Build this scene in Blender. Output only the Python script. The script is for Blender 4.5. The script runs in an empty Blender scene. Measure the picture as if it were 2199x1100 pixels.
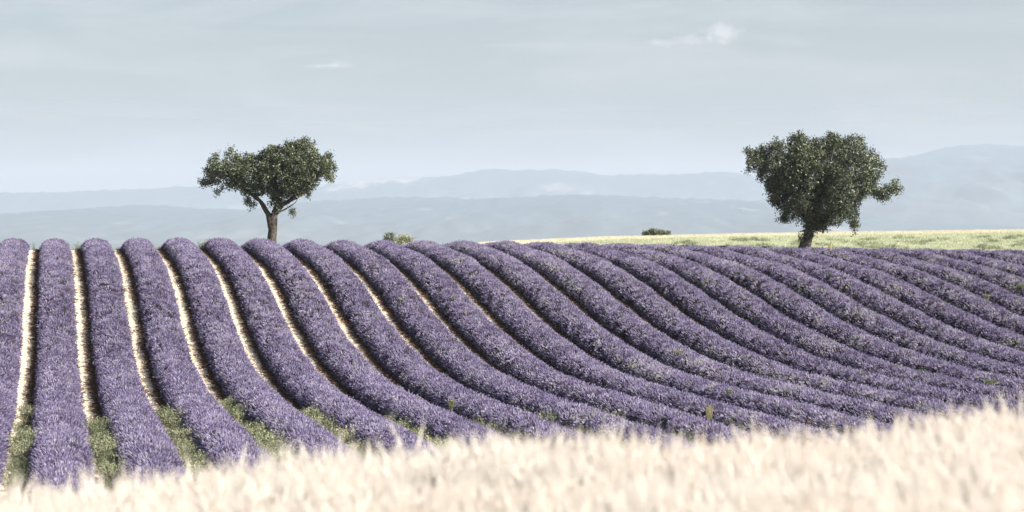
import bpy, math, random
import numpy as np
from math import radians, sin, cos, pi
from mathutils import Vector

random.seed(7)
rng = np.random.default_rng(11)
SC = bpy.context.scene
COL = SC.collection

# ---------------------------------------------------------------- camera
# The camera stands at the world origin and looks along +Y; x, z in metres.
FPX = 5000.0                       # focal length in pixels of the 2199 px wide photograph
cam_d = bpy.data.cameras.new('camera')
cam = bpy.data.objects.new('camera', cam_d)
COL.objects.link(cam)
cam.location = (0, 0, 0)
cam.rotation_euler = (radians(90), 0, 0)
cam_d.sensor_width = 36.0
cam_d.lens = 36.0 * FPX / 2199.0
cam_d.shift_y = -70.0 / 2199.0
cam_d.clip_start = 0.5
cam_d.clip_end = 60000
cam_d.dof.use_dof = True
cam_d.dof.focus_distance = 78.0
cam_d.dof.aperture_fstop = cam_d.lens / 46.0
SC.camera = cam

# ---------------------------------------------------------------- light
SUN_EL, SUN_AZ = radians(33), radians(110)       # azimuth clockwise from +Y (view direction)
w = bpy.data.worlds.new('World'); SC.world = w; w.use_nodes = True
wn, wl = w.node_tree.nodes, w.node_tree.links
wn.clear()
def N(nt, t, **kw):
    n = nt.nodes.new(t)
    for k, v in kw.items():
        if k == 'inp':
            for a, b in v.items(): n.inputs[a].default_value = b
        else: setattr(n, k, v)
    return n
nt = w.node_tree
sky = N(nt, 'ShaderNodeTexSky', sky_type='NISHITA', sun_disc=False, sun_elevation=SUN_EL, sun_rotation=SUN_AZ,
        altitude=600, air_density=1.0, dust_density=5.5, ozone_density=1.0)
hsv = N(nt, 'ShaderNodeHueSaturation', inp={'Saturation': 0.95, 'Value': 0.86})
tc = N(nt, 'ShaderNodeTexCoord')
sep = N(nt, 'ShaderNodeSeparateXYZ')
nt.links.new(tc.outputs['Generated'], sep.inputs[0])
def math_(nt, op, a, b=None, clamp=False):
    m = nt.nodes.new('ShaderNodeMath'); m.operation = op; m.use_clamp = clamp
    for i, v in enumerate((a, b)):
        if v is None: continue
        if isinstance(v, (int, float)): m.inputs[i].default_value = v
        else: nt.links.new(v, m.inputs[i])
    return m.outputs[0]
comb = N(nt, 'ShaderNodeCombineXYZ')
nt.links.new(math_(nt, 'MULTIPLY', sep.outputs[0], 9.0), comb.inputs[0])
nt.links.new(math_(nt, 'MULTIPLY', sep.outputs[1], 9.0), comb.inputs[1])
nt.links.new(math_(nt, 'MULTIPLY', sep.outputs[2], 60.0), comb.inputs[2])
cn = N(nt, 'ShaderNodeTexNoise', inp={'Scale': 1.0, 'Detail': 7.0, 'Roughness': 0.6, 'Distortion': 0.6})
nt.links.new(comb.outputs[0], cn.inputs['Vector'])
streak = N(nt, 'ShaderNodeMapRange', inp={'From Min': 0.45, 'From Max': 0.8, 'To Min': 0.0, 'To Max': 0.24})
nt.links.new(cn.outputs['Fac'], streak.inputs['Value'])
fine = N(nt, 'ShaderNodeTexNoise', inp={'Scale': 190.0, 'Detail': 6.0, 'Roughness': 0.6})
nt.links.new(tc.outputs['Generated'], fine.inputs['Vector'])
acc = streak.outputs[0]
def puff(acc, ax, ez, sx, sz, amount):
    """one small cloud in the direction (ax, 1, ez)"""
    dx = math_(nt, 'DIVIDE', math_(nt, 'SUBTRACT', math_(nt, 'DIVIDE', sep.outputs[0], math_(nt, 'MAXIMUM', sep.outputs[1], 0.05)), ax), sx)
    dz = math_(nt, 'DIVIDE', math_(nt, 'SUBTRACT', math_(nt, 'DIVIDE', sep.outputs[2], math_(nt, 'MAXIMUM', sep.outputs[1], 0.05)), ez), sz)
    d = math_(nt, 'SQRT', math_(nt, 'ADD', math_(nt, 'MULTIPLY', dx, dx), math_(nt, 'MULTIPLY', dz, dz)))
    d = math_(nt, 'ADD', d, math_(nt, 'MULTIPLY', math_(nt, 'SUBTRACT', fine.outputs['Fac'], 0.5), 2.6))
    k = math_(nt, 'MULTIPLY', math_(nt, 'SUBTRACT', 1.15, d, True), amount)
    return math_(nt, 'ADD', acc, k, True)
for a in ((.0905, .0824, .0082, .0046, .42), (.0775, .0788, .0100, .0020, .25), (.063, .0775, .006, .0018, .3),
          (-.0735, .0685, .0055, .0018, .15), (-.080, .0677, .012, .0009, .3), (.005, .0765, .02, .0012, .12)):
    acc = puff(acc, *a)
mix = N(nt, 'ShaderNodeMix', data_type='RGBA')
nt.links.new(acc, mix.inputs['Factor'])
nt.links.new(sky.outputs[0], hsv.inputs['Color'])
nt.links.new(hsv.outputs[0], mix.inputs['A'])
mix.inputs['B'].default_value = (7.4, 7.0, 7.1, 1)
bg = N(nt, 'ShaderNodeBackground', inp={'Strength': 0.062})
nt.links.new(mix.outputs['Result'], bg.inputs['Color'])
wo = N(nt, 'ShaderNodeOutputWorld')
nt.links.new(bg.outputs[0], wo.inputs['Surface'])

sd = Vector((sin(SUN_AZ) * cos(SUN_EL), cos(SUN_AZ) * cos(SUN_EL), sin(SUN_EL)))
sl = bpy.data.lights.new('sun', 'SUN'); sl.energy = 5.0; sl.angle = radians(0.53); sl.color = (1.0, 0.95, 0.87)
so = bpy.data.objects.new('sun', sl); COL.objects.link(so)
so.rotation_euler = sd.to_track_quat('Z', 'Y').to_euler(); so.location = (30, -20, 60)

SC.view_settings.view_transform = 'Standard'
SC.view_settings.look = 'None'
SC.view_settings.exposure = 1.35
SC.view_settings.gamma = 1
SC.view_settings.use_curve_mapping = False
SC.render.engine = 'CYCLES'
cy = SC.cycles
cy.max_bounces = 5; cy.diffuse_bounces = 2; cy.glossy_bounces = 2; cy.transmission_bounces = 2
cy.volume_bounces = 1; cy.transparent_max_bounces = 4
cy.use_denoising = True
try: cy.denoiser = 'OPENIMAGEDENOISE'
except Exception: pass
HAZE = 1.14e-4

# ---------------------------------------------------------------- helpers
def mat(name, col, rough=0.8, spec=0.2, var=0.0, var_scale=3.0, attr=None, attr_cols=None, translucent=0.0, bump=0.0, bump_scale=20.0):
    m = bpy.data.materials.new(name); m.use_nodes = True
    t = m.node_tree; b = t.nodes['Principled BSDF']
    b.inputs['Roughness'].default_value = rough
    b.inputs['Specular IOR Level'].default_value = spec
    out = None
    if attr:
        a = N(t, 'ShaderNodeAttribute', attribute_name=attr, attribute_type='INSTANCER')
        r = N(t, 'ShaderNodeValToRGB')
        el = r.color_ramp.elements
        el[0].position, el[0].color = attr_cols[0][0], (*attr_cols[0][1], 1)
        el[1].position, el[1].color = attr_cols[-1][0], (*attr_cols[-1][1], 1)
        for p, c in attr_cols[1:-1]:
            e = el.new(p); e.color = (*c, 1)
        t.links.new(a.outputs['Fac'], r.inputs[0]); out = r.outputs[0]
    if var:
        g = N(t, 'ShaderNodeNewGeometry')
        n = N(t, 'ShaderNodeTexNoise', inp={'Scale': var_scale, 'Detail': 4.0, 'Roughness': 0.6})
        t.links.new(g.outputs['Position'], n.inputs['Vector'])
        mr = N(t, 'ShaderNodeMapRange', inp={'From Min': .3, 'From Max': .7, 'To Min': 1 - var, 'To Max': 1 + var})
        t.links.new(n.outputs['Fac'], mr.inputs['Value'])
        h = N(t, 'ShaderNodeHueSaturation')
        if out: t.links.new(out, h.inputs['Color'])
        else: h.inputs['Color'].default_value = (*col, 1)
        t.links.new(mr.outputs[0], h.inputs['Value']); out = h.outputs[0]
        if bump:
            n2 = N(t, 'ShaderNodeTexNoise', inp={'Scale': bump_scale, 'Detail': 5.0, 'Roughness': 0.65})
            t.links.new(g.outputs['Position'], n2.inputs['Vector'])
            bm = N(t, 'ShaderNodeBump', inp={'Strength': 1.0, 'Distance': bump})
            t.links.new(n2.outputs['Fac'], bm.inputs['Height'])
            t.links.new(bm.outputs[0], b.inputs['Normal'])
    if out: t.links.new(out, b.inputs['Base Color'])
    else: b.inputs['Base Color'].default_value = (*col, 1)
    if translucent:
        tr = N(t, 'ShaderNodeBsdfTranslucent'); mx = N(t, 'ShaderNodeMixShader', inp={0: translucent})
        if out: t.links.new(out, tr.inputs['Color'])
        else: tr.inputs['Color'].default_value = (*col, 1)
        t.links.new(b.outputs[0], mx.inputs[1]); t.links.new(tr.outputs[0], mx.inputs[2])
        t.links.new(mx.outputs[0], t.nodes['Material Output'].inputs['Surface'])
    return m

def tag(o, label=None, cat=None, group=None, kind=None):
    if label: o['label'] = label
    if cat: o['category'] = cat
    if group: o['group'] = group
    if kind: o['kind'] = kind
    return o

def empty(name, loc):
    o = bpy.data.objects.new(name, None); COL.objects.link(o); o.location = loc
    o.empty_display_size = 0.3
    return o

def mesh_obj(name, verts, faces, mats, parent=None, midx=None, smooth=False, link=True):
    me = bpy.data.meshes.new(name)
    V = np.asarray(verts, dtype=np.float32)
    if isinstance(faces, np.ndarray):
        n = faces.shape[1]
        me.vertices.add(len(V)); me.vertices.foreach_set('co', V.ravel())
        me.loops.add(faces.size); me.loops.foreach_set('vertex_index', faces.astype(np.int32).ravel())
        me.polygons.add(len(faces))
        me.polygons.foreach_set('loop_start', np.arange(0, faces.size, n, dtype=np.int32))
        me.polygons.foreach_set('loop_total', np.full(len(faces), n, dtype=np.int32))
        me.update(calc_edges=True)
    else:
        me.from_pydata([tuple(v) for v in V], [], faces)
    for m in (mats if isinstance(mats, (list, tuple)) else [mats]): me.materials.append(m)
    if midx is not None: me.polygons.foreach_set('material_index', np.asarray(midx, dtype=np.int32))
    me.polygons.foreach_set('use_smooth', np.full(len(me.polygons), smooth))
    me.update()
    o = bpy.data.objects.new(name, me)
    if link: COL.objects.link(o)
    if parent: o.parent = parent
    return o

class MB:
    """collects polygons into one mesh"""
    def __init__(s): s.v = []; s.f = []; s.m = []
    def tube(s, pts, rad, sides=6, m=0, cap=True):
        base = len(s.v); n = len(pts)
        for i, p in enumerate(pts):
            p = Vector(p)
            d = (Vector(pts[min(i + 1, n - 1)]) - Vector(pts[max(i - 1, 0)]))
            d = d.normalized() if d.length > 1e-9 else Vector((0, 0, 1))
            a = d.orthogonal().normalized() if i == 0 else (a - d * a.dot(d)).normalized()
            b = d.cross(a)
            for k in range(sides):
                t = 2 * pi * k / sides
                s.v.append(p + (a * cos(t) + b * sin(t)) * rad[i])
        for i in range(n - 1):
            for k in range(sides):
                k2 = (k + 1) % sides
                s.f.append((base + i * sides + k, base + i * sides + k2, base + (i + 1) * sides + k2, base + (i + 1) * sides + k)); s.m.append(m)
        if cap:
            s.f.append(tuple(base + (n - 1) * sides + k for k in range(sides))); s.m.append(m)
    def face(s, pts, m=0):
        b = len(s.v); s.v += [Vector(p) for p in pts]; s.f.append(tuple(range(b, b + len(pts)))); s.m.append(m)
    def build(s, name, mats, parent=None, smooth=False, link=True):
        return mesh_obj(name, s.v, s.f, mats, parent, s.m, smooth, link)

def scatter(name, pts, rots, scl, tint, idx, sources, parent=None):
    """points that geometry nodes dress with the source shapes (uncountable stuff only)"""
    n = len(pts)
    me = bpy.data.meshes.new(name)
    me.vertices.add(n); me.vertices.foreach_set('co', np.asarray(pts, np.float32).ravel())
    for nm, ty, da, key in (('rot', 'FLOAT_VECTOR', rots, 'vector'), ('scl', 'FLOAT', scl, 'value'), ('tint', 'FLOAT', tint, 'value'), ('idx', 'INT', idx, 'value')):
        at = me.attributes.new(nm, ty, 'POINT')
        at.data.foreach_set(key, np.asarray(da, np.int32 if ty == 'INT' else np.float32).ravel())
    me.update()
    o = bpy.data.objects.new(name, me); COL.objects.link(o)
    if parent: o.parent = parent
    key = 'dress_' + '_'.join(s.name for s in sources)
    g = bpy.data.node_groups.get(key)
    if g is None:
        g = bpy.data.node_groups.new(key, 'GeometryNodeTree')
        g.interface.new_socket('Geometry', in_out='INPUT', socket_type='NodeSocketGeometry')
        g.interface.new_socket('Geometry', in_out='OUTPUT', socket_type='NodeSocketGeometry')
        gi = g.nodes.new('NodeGroupInput'); go = g.nodes.new('NodeGroupOutput')
        j = g.nodes.new('GeometryNodeJoinGeometry')
        for s in reversed(sources):
            oi = g.nodes.new('GeometryNodeObjectInfo'); oi.inputs['Object'].default_value = s
            oi.inputs['As Instance'].default_value = True
            g.links.new(oi.outputs['Geometry'], j.inputs[0])
        ip = g.nodes.new('GeometryNodeInstanceOnPoints'); ip.inputs['Pick Instance'].default_value = True
        def na(nm, ty, out):
            a = g.nodes.new('GeometryNodeInputNamedAttribute'); a.data_type = ty; a.inputs['Name'].default_value = nm
            return a.outputs[out] if isinstance(out, str) else a.outputs[0]
        g.links.new(gi.outputs[0], ip.inputs['Points']); g.links.new(j.outputs[0], ip.inputs['Instance'])
        g.links.new(na('idx', 'INT', 0), ip.inputs['Instance Index'])
        e2r = g.nodes.new('FunctionNodeEulerToRotation')
        g.links.new(na('rot', 'FLOAT_VECTOR', 0), e2r.inputs[0]); g.links.new(e2r.outputs[0], ip.inputs['Rotation'])
        g.links.new(na('scl', 'FLOAT', 0), ip.inputs['Scale'])
        g.links.new(ip.outputs[0], go.inputs[0])
    md = o.modifiers.new('dress', 'NODES'); md.node_group = g
    return o

def rot_from_dirs(d, spin):
    """euler angles that take +Z to the directions d"""
    th = np.arccos(np.clip(d[:, 2], -1, 1)); ph = np.arctan2(d[:, 1], d[:, 0])
    # R = Rz(ph) Ry(th) Rz(spin)  ->  XYZ euler
    cz, sz, cy_, sy_, cs, ss = np.cos(ph), np.sin(ph), np.cos(th), np.sin(th), np.cos(spin), np.sin(spin)
    R00 = cz * cy_ * cs - sz * ss; R10 = sz * cy_ * cs + cz * ss; R20 = -sy_ * cs
    R21 = sy_ * ss; R22 = cy_
    return np.stack([np.arctan2(R21, R22), np.arcsin(np.clip(-R20, -1, 1)), np.arctan2(R10, R00)], 1)

_P = np.random.default_rng(5).random((256, 256))
def noise2(x, y):
    x = np.asarray(x, float); y = np.asarray(y, float)
    xi = np.floor(x).astype(int); yi = np.floor(y).astype(int); fx = x - xi; fy = y - yi
    fx = fx * fx * (3 - 2 * fx); fy = fy * fy * (3 - 2 * fy)
    g = lambda a, b: _P[a % 256, b % 256]
    return (g(xi, yi) * (1 - fx) + g(xi + 1, yi) * fx) * (1 - fy) + (g(xi, yi + 1) * (1 - fx) + g(xi + 1, yi + 1) * fx) * fy - .5
def fbm(x, y, o=4):
    s = 0; a = 1
    for i in range(o):
        s = s + a * noise2(x + 17.3 * i, y + 9.1 * i); x = x * 2.03; y = y * 2.03; a *= .5
    return s

# ---------------------------------------------------------------- the terrain
SLOPE = (107.0 - 1099.5) / FPX          # the lavender rows run along (SLOPE, 1)
GRID = np.array([[-5.194,-5.187,-5.179,-5.167,-5.159,-5.146,-5.101,-4.939,-4.542,-3.872,-3.077,-2.353,-1.814,-1.467,-1.220,-1.010,-0.799],
[-5.170,-5.159,-5.147,-5.131,-5.109,-5.100,-5.087,-4.974,-4.642,-3.980,-3.080,-2.296,-1.778,-1.459,-1.233,-1.005,-0.764],
[-5.146,-5.130,-5.115,-5.097,-5.058,-5.058,-5.074,-4.999,-4.728,-4.092,-3.093,-2.242,-1.750,-1.449,-1.246,-0.997,-0.727],
[-5.124,-5.103,-5.082,-5.063,-5.011,-5.029,-5.065,-5.000,-4.766,-4.192,-3.147,-2.215,-1.740,-1.435,-1.256,-0.976,-0.685],
[-5.105,-5.078,-5.050,-5.021,-4.977,-5.030,-5.057,-4.967,-4.703,-4.195,-3.301,-2.284,-1.751,-1.420,-1.230,-0.935,-0.639],
[-5.089,-5.059,-5.026,-4.994,-4.969,-5.013,-5.024,-4.949,-4.690,-4.153,-3.493,-2.497,-1.842,-1.442,-1.160,-0.880,-0.591],
[-5.077,-5.046,-5.013,-4.981,-4.950,-4.943,-4.954,-4.943,-4.768,-4.227,-3.656,-2.717,-2.001,-1.507,-1.114,-0.837,-0.548],
[-5.071,-5.041,-5.010,-4.978,-4.940,-4.912,-4.912,-4.892,-4.772,-4.290,-3.718,-2.836,-2.092,-1.541,-1.122,-0.829,-0.516],
[-5.069,-5.044,-5.017,-4.988,-4.958,-4.938,-4.927,-4.890,-4.803,-4.382,-3.806,-2.933,-2.137,-1.679,-1.237,-0.863,-0.500],
[-5.073,-5.053,-5.033,-5.012,-4.992,-4.980,-4.962,-4.907,-4.823,-4.472,-3.931,-3.086,-2.252,-1.839,-1.376,-0.922,-0.498],
[-5.081,-5.069,-5.057,-5.045,-5.037,-5.031,-5.012,-4.961,-4.876,-4.576,-4.077,-3.337,-2.498,-1.984,-1.487,-0.987,-0.511],
[-5.093,-5.089,-5.086,-5.085,-5.088,-5.089,-5.075,-5.031,-4.929,-4.660,-4.193,-3.547,-2.713,-2.097,-1.573,-1.047,-0.533],
[-5.108,-5.113,-5.120,-5.129,-5.142,-5.151,-5.144,-5.102,-4.986,-4.727,-4.282,-3.658,-2.841,-2.177,-1.640,-1.100,-0.561],
[-5.125,-5.139,-5.155,-5.176,-5.198,-5.216,-5.215,-5.172,-5.045,-4.786,-4.353,-3.738,-2.976,-2.286,-1.706,-1.149,-0.592],
[-5.142,-5.166,-5.192,-5.222,-5.255,-5.282,-5.286,-5.241,-5.106,-4.844,-4.416,-3.814,-3.109,-2.404,-1.775,-1.197,-0.624]])
U0, DU, Z0, DZ = -8.0, 4.5, 36.0, 5.0
def bsp(t):
    return [(1 - t) ** 3 / 6, (3 * t ** 3 - 6 * t ** 2 + 4) / 6, (-3 * t ** 3 + 3 * t ** 2 + 3 * t + 1) / 6, t ** 3 / 6]
def field_h(u, y):
    fu = np.clip((u - U0) / DU, 0, 11.999); fz = np.clip((y - Z0) / DZ, 0, 13.999)
    iu = np.floor(fu).astype(int); iz = np.floor(fz).astype(int)
    bu = bsp(fu - iu); bz = bsp(fz - iz)
    r = 0
    for a in range(4):
        for b in range(4): r = r + bu[a] * bz[b] * GRID[iu + a, iz + b]
    return r - .20 * sst((u - 6) / 9) * sst((y - 92) / 9)
def sst(t): t = np.clip(t, 0, 1); return t * t * (3 - 2 * t)
def wheat_h(x, y): return -2.43 + .075 * np.clip(x, -12, 12) + .006 * (15 - np.clip(y, -40, 15))
FAR_X = [-400, -80, -44, -20, -10, -2, 8, 20, 32, 44, 90, 400]
FAR_H = [-12, -8, -6, -3.7, -2.55, -1.78, -1.33, -1.06, -.88, -.70, -.5, -.2]
def ground(x, y):
    x = np.asarray(x, float); y = np.asarray(y, float)
    x, y = np.broadcast_arrays(x, y)
    u = x - SLOPE * y
    f = field_h(u, np.minimum(y, 102))
    w_ = wheat_h(x, y)
    t = sst((y - 16.5) / 17.0)
    near = w_ * (1 - t) + f * t
    far = np.interp(x * 200 / np.maximum(y, 100), FAR_X, FAR_H)
    tt = np.clip((y - 102) / 98, 0, 1)
    dip = sst((16 - x) / 26)             # on the left the ground falls away behind the crest
    mid = f * (1 - tt) + far * tt - dip * 1.2 * np.sin(pi * np.clip(tt, 0, 1)) 
    plain = -62 + 0 * x
    t2 = sst((y - 206) / 2400) 
    beyond = far + (plain - far) * t2
    h = np.where(y < 102, near, np.where(y < 200, mid, beyond))
    h = np.where(y > 203, h - .012 * np.minimum(y - 203, 300), h)
    return h + np.where(y > 300, 0, .02) * fbm(x * .9, y * .9, 3)

soil = mat('pale_soil', (.67, .585, .465), rough=.95, spec=.1, var=.16, var_scale=2.2, bump=.05, bump_scale=14)
# soil, meadow and far valley share the one ground sheet: the cover changes with place
t = soil.node_tree; bs = t.nodes['Principled BSDF']
src = bs.inputs['Base Color'].links[0].from_socket
at = N(t, 'ShaderNodeAttribute', attribute_name='cover')
sp = N(t, 'ShaderNodeSeparateColor'); t.links.new(at.outputs['Color'], sp.inputs[0])
geo = N(t, 'ShaderNodeNewGeometry')
def ncol(scale, lo, hi, c1, c2, stretch=None):
    n = N(t, 'ShaderNodeTexNoise', inp={'Scale': scale, 'Detail': 6.0, 'Roughness': .6})
    v = geo.outputs['Position']
    if stretch:
        mp = N(t, 'ShaderNodeMapping'); mp.inputs['Scale'].default_value = stretch
        t.links.new(v, mp.inputs[0]); v = mp.outputs[0]
    t.links.new(v, n.inputs['Vector'])
    mr = N(t, 'ShaderNodeMapRange', inp={'From Min': lo, 'From Max': hi}); t.links.new(n.outputs['Fac'], mr.inputs['Value'])
    m = N(t, 'ShaderNodeMix', data_type='RGBA'); m.inputs['A'].default_value = (*c1, 1); m.inputs['B'].default_value = (*c2, 1)
    t.links.new(mr.outputs[0], m.inputs['Factor']); return m.outputs['Result']
def blend(a, b, f):
    m = N(t, 'ShaderNodeMix', data_type='RGBA'); t.links.new(a, m.inputs['A']); t.links.new(b, m.inputs['B'])
    t.links.new(f, m.inputs['Factor']); return m.outputs['Result']
c = blend(src, ncol(.9, .35, .65, (.43, .45, .33), (.52, .52, .41)), sp.outputs[0])       # meadow
c = blend(c, ncol(.6, .3, .7, (.62, .57, .46), (.52, .48, .37)), sp.outputs[1])           # dry stubble
c = blend(c, ncol(.004, .42, .60, (.05, .07, .035), (.34, .32, .27), (1, .25, 1)), sp.outputs[2])    # valley fields
t.links.new(c, bs.inputs['Base Color'])

def axis(a, b, step, lo, hi, g=1.16):
    mid = list(np.arange(a, b + 1e-6, step)); L = []; s = step; v = a
    while v > lo: s *= g; v -= s; L.append(max(v, lo))
    R = []; s = step; v = mid[-1]
    while v < hi: s *= g; v += s; R.append(min(v, hi))
    return np.array(L[::-1] + mid + R)
xs = axis(-34, 30, .7, -12000, 12000); ys = axis(-6, 240, .9, -60, 19500, 1.12)
X, Y = np.meshgrid(xs, ys, indexing='ij'); Hh = ground(X, Y)
vs = np.stack([X, Y, Hh], -1).reshape(-1, 3); nx, ny = X.shape
I = (np.arange(nx - 1)[:, None] * ny + np.arange(ny - 1)[None, :]).ravel()
fc = np.stack([I, I + ny, I + ny + 1, I + 1], 1)
ground_o = mesh_obj('ground', vs, fc, soil, smooth=True); tag(ground_o, kind='structure')
ca = ground_o.data.color_attributes.new('cover', 'FLOAT_COLOR', 'POINT')
mead = sst((Y - 104.5) / 1.5) * (1 - sst((Y - 300) / 60))
stub = sst((Y - 186 - 6 * fbm(X * .05, Y * .05)) / 12) * (1 - sst((Y - 700) / 400))
vall = sst((Y - 900) / 500)
buf = np.stack([mead, stub, vall, np.ones_like(X)], -1).astype(np.float32).ravel()
ca.data.foreach_set('color', buf)

# ---------------------------------------------------------------- far hills
def hill(name, D, front, back, profile, rough, seed, pale_spots, mt, foot_h=-75.0, xr=(-700, 2900), n=420, m=60, low_pale=.0):
    px = np.linspace(xr[0], xr[1], n); P = np.array(profile, float)
    yy = np.interp(px, P[:, 0], P[:, 1])
    k = np.ones(9) / 9; yy = np.convolve(np.pad(yy, 4, 'edge'), k, 'valid')
    top = (480 - yy) / FPX * D
    s = np.concatenate([np.linspace(-1, 0, m), np.linspace(0, 1, 14)[1:]])
    A, S_ = np.meshgrid(px, s, indexing='ij')
    R = D + np.where(S_ < 0, S_ * front, S_ * back)
    Xw = (A - 1099.5) / FPX * D
    prof = np.where(S_ < 0, (1 + S_) ** 0.8, 1 - .8 * S_ ** 1.5)
    T = top[:, None]
    Hq = foot_h + (T - foot_h) * prof
    rel = (T - foot_h) * prof * (1 - prof)
    Hq = Hq + rel * .9 * fbm(A * .012 + seed, S_ * 5 + seed, 5) + rough * fbm(A * .11 + seed, S_ * 30 + seed, 3) * prof
    v = np.stack([Xw, R, Hq], -1).reshape(-1, 3); ny = len(s)
    I = (np.arange(n - 1)[:, None] * ny + np.arange(ny - 1)[None, :]).ravel()
    o = mesh_obj(name, v, np.stack([I, I + ny, I + ny + 1, I + 1], 1), mt, smooth=True)
    pale = np.clip(fbm(A * .016 + seed * 3, S_ * 9 + 7, 5) * 3.5 - 1.55 + low_pale * sst((-.62 - S_) / .35), 0, 1) * .22 + .12 * sst((-.1 - S_) / .8) + .16 * np.clip(fbm(A * .13 + seed, S_ * 45, 4) - .1, 0, 1)  # lower slopes also painted paler, standing in for valley mist
    # pale clearings seen on the slopes: (pixel column, fraction down the slope, widths, strength)
    for (cx, cs, wx, ws, am) in pale_spots:
        d = ((A - cx) / wx) ** 2 + ((S_ - cs) / ws) ** 2
        pale = np.maximum(pale, .6 * am * np.clip(1.3 - d + 2.2 * fbm(A * .07 + seed, S_ * 40, 3), 0, 1))
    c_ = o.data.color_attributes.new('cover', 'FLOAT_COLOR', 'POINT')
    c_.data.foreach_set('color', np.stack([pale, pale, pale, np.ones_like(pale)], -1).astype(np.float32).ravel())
    tag(o, kind='structure')
    return o
hm = mat('hazed_hill_forest', (.05, .065, .03), rough=1, spec=0)
t = hm.node_tree; b_ = t.nodes['Principled BSDF']
at = N(t, 'ShaderNodeAttribute', attribute_name='cover')
m_ = N(t, 'ShaderNodeMix', data_type='RGBA'); m_.inputs['A'].default_value = (.012, .04, .06, 1); m_.inputs['B'].default_value = (.5, .46, .42, 1)  # forest colour tinted blue: haze of distance painted in
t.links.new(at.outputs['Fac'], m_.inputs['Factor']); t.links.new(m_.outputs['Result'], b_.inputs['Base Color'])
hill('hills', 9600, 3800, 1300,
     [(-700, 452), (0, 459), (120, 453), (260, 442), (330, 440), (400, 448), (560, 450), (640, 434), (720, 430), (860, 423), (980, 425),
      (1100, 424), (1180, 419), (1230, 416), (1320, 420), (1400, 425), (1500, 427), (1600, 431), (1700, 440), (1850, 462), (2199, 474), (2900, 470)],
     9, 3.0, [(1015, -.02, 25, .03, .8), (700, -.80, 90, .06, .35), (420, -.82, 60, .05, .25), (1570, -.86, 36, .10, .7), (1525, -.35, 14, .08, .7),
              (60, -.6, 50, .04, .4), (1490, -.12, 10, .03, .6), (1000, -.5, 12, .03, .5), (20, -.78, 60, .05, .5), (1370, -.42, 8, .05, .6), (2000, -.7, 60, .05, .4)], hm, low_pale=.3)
hill('mountain_ridge', 12800, 2200, 2500,
     [(-700, 420), (0, 414), (120, 414), (200, 409), (300, 407), (380, 401), (430, 399), (520, 405), (640, 408), (700, 398), (760, 387), (800, 386), (870, 384), (900, 382),
      (960, 378), (1000, 371), (1060, 362), (1130, 366), (1200, 363), (1250, 368), (1300, 378), (1350, 375), (1450, 375),
      (1540, 368), (1590, 372), (1650, 384), (1750, 400), (1900, 420), (2900, 420)],
     10, 11.0, [(790, -.05, 55, .10, .9), (870, -.03, 40, .06, .8), (740, -.16, 30, .06, .6), (1190, -.42, 40, .05, .5)], hm)
hill('mountain', 11300, 3600, 2500,
     [(-700, 520), (1400, 520), (1560, 462), (1700, 405), (1800, 372), (1880, 345), (1910, 339), (1930, 337), (1955, 341), (2000, 321), (2060, 312), (2130, 310), (2199, 314), (2400, 330), (2900, 350)],
     12, 21.0, [(2040, -.2, 20, .05, .3)], hm)

# ---------------------------------------------------------------- haze: one closed box of even, thin air
hz = bpy.data.materials.new('haze'); hz.use_nodes = True
t = hz.node_tree; t.nodes.clear()
pv = N(t, 'ShaderNodeVolumePrincipled', inp={'Color': (.54, .62, .735, 1), 'Density': HAZE, 'Anisotropy': 0.0})
ou = N(t, 'ShaderNodeOutputMaterial'); t.links.new(pv.outputs[0], ou.inputs['Volume'])
bx0, bx1, by0, by1, bz0, bz1 = -12400, 12400, -120, 20200, -100, 462
hv = [(x, y, z) for x in (bx0, bx1) for y in (by0, by1) for z in (bz0, bz1)]
ho = mesh_obj('haze', hv, [(0, 1, 3, 2), (4, 6, 7, 5), (0, 4, 5, 1), (2, 3, 7, 6), (0, 2, 6, 4), (1, 5, 7, 3)], hz)
tag(ho, kind='stuff')

# ---------------------------------------------------------------- lavender rows
ROW, K0 = 1.8, .872
stem_m = mat('lavender_stem', None, rough=.8, attr='tint', attr_cols=[(0, (.10, .085, .075)), (.5, (.11, .10, .075)), (.8, (.19, .20, .12)), (1, (.16, .22, .07))])
spike_m = mat('lavender_flower', None, rough=.75, attr='tint', attr_cols=[(0, (.055, .044, .095)), (.33, (.160, .135, .24)), (.62, (.295, .265, .375)), (.82, (.275, .27, .245)), (1, (.18, .21, .12))])
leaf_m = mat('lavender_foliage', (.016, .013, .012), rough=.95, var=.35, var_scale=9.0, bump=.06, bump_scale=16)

def spike_source(name, n, seed):
    r = random.Random(seed); mb = MB()
    for i in range(n):
        a = r.uniform(0, 2 * pi); q = math.sqrt(r.random()) * .095
        p0 = Vector((cos(a) * q * .5, sin(a) * q * .5, -.05))
        d = Vector((cos(a) * q * 3.2 + r.gauss(0, .14), sin(a) * q * 3.2 + r.gauss(0, .14), 1)).normalized()
        L = r.uniform(.11, .20); fl = r.uniform(.05, .08)
        b0 = p0 + Vector((cos(a) * q * .5, sin(a) * q * .5, 0)) + d * (L - fl)
        mb.tube([p0, b0], [.0030, .0026], 3, 0, cap=False)
        wdt = r.uniform(.0085, .0125)
        mb.tube([b0, b0 + d * fl * .2, b0 + d * fl * .7, b0 + d * fl], [.004, wdt, wdt * .85, .0015], 4, 1, cap=False)
    return mb.build(name, [stem_m, spike_m], link=False)
SPK = [spike_source('lavender_sprig_%s' % 'abcdef'[i], 10, 40 + i) for i in range(6)]

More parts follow.
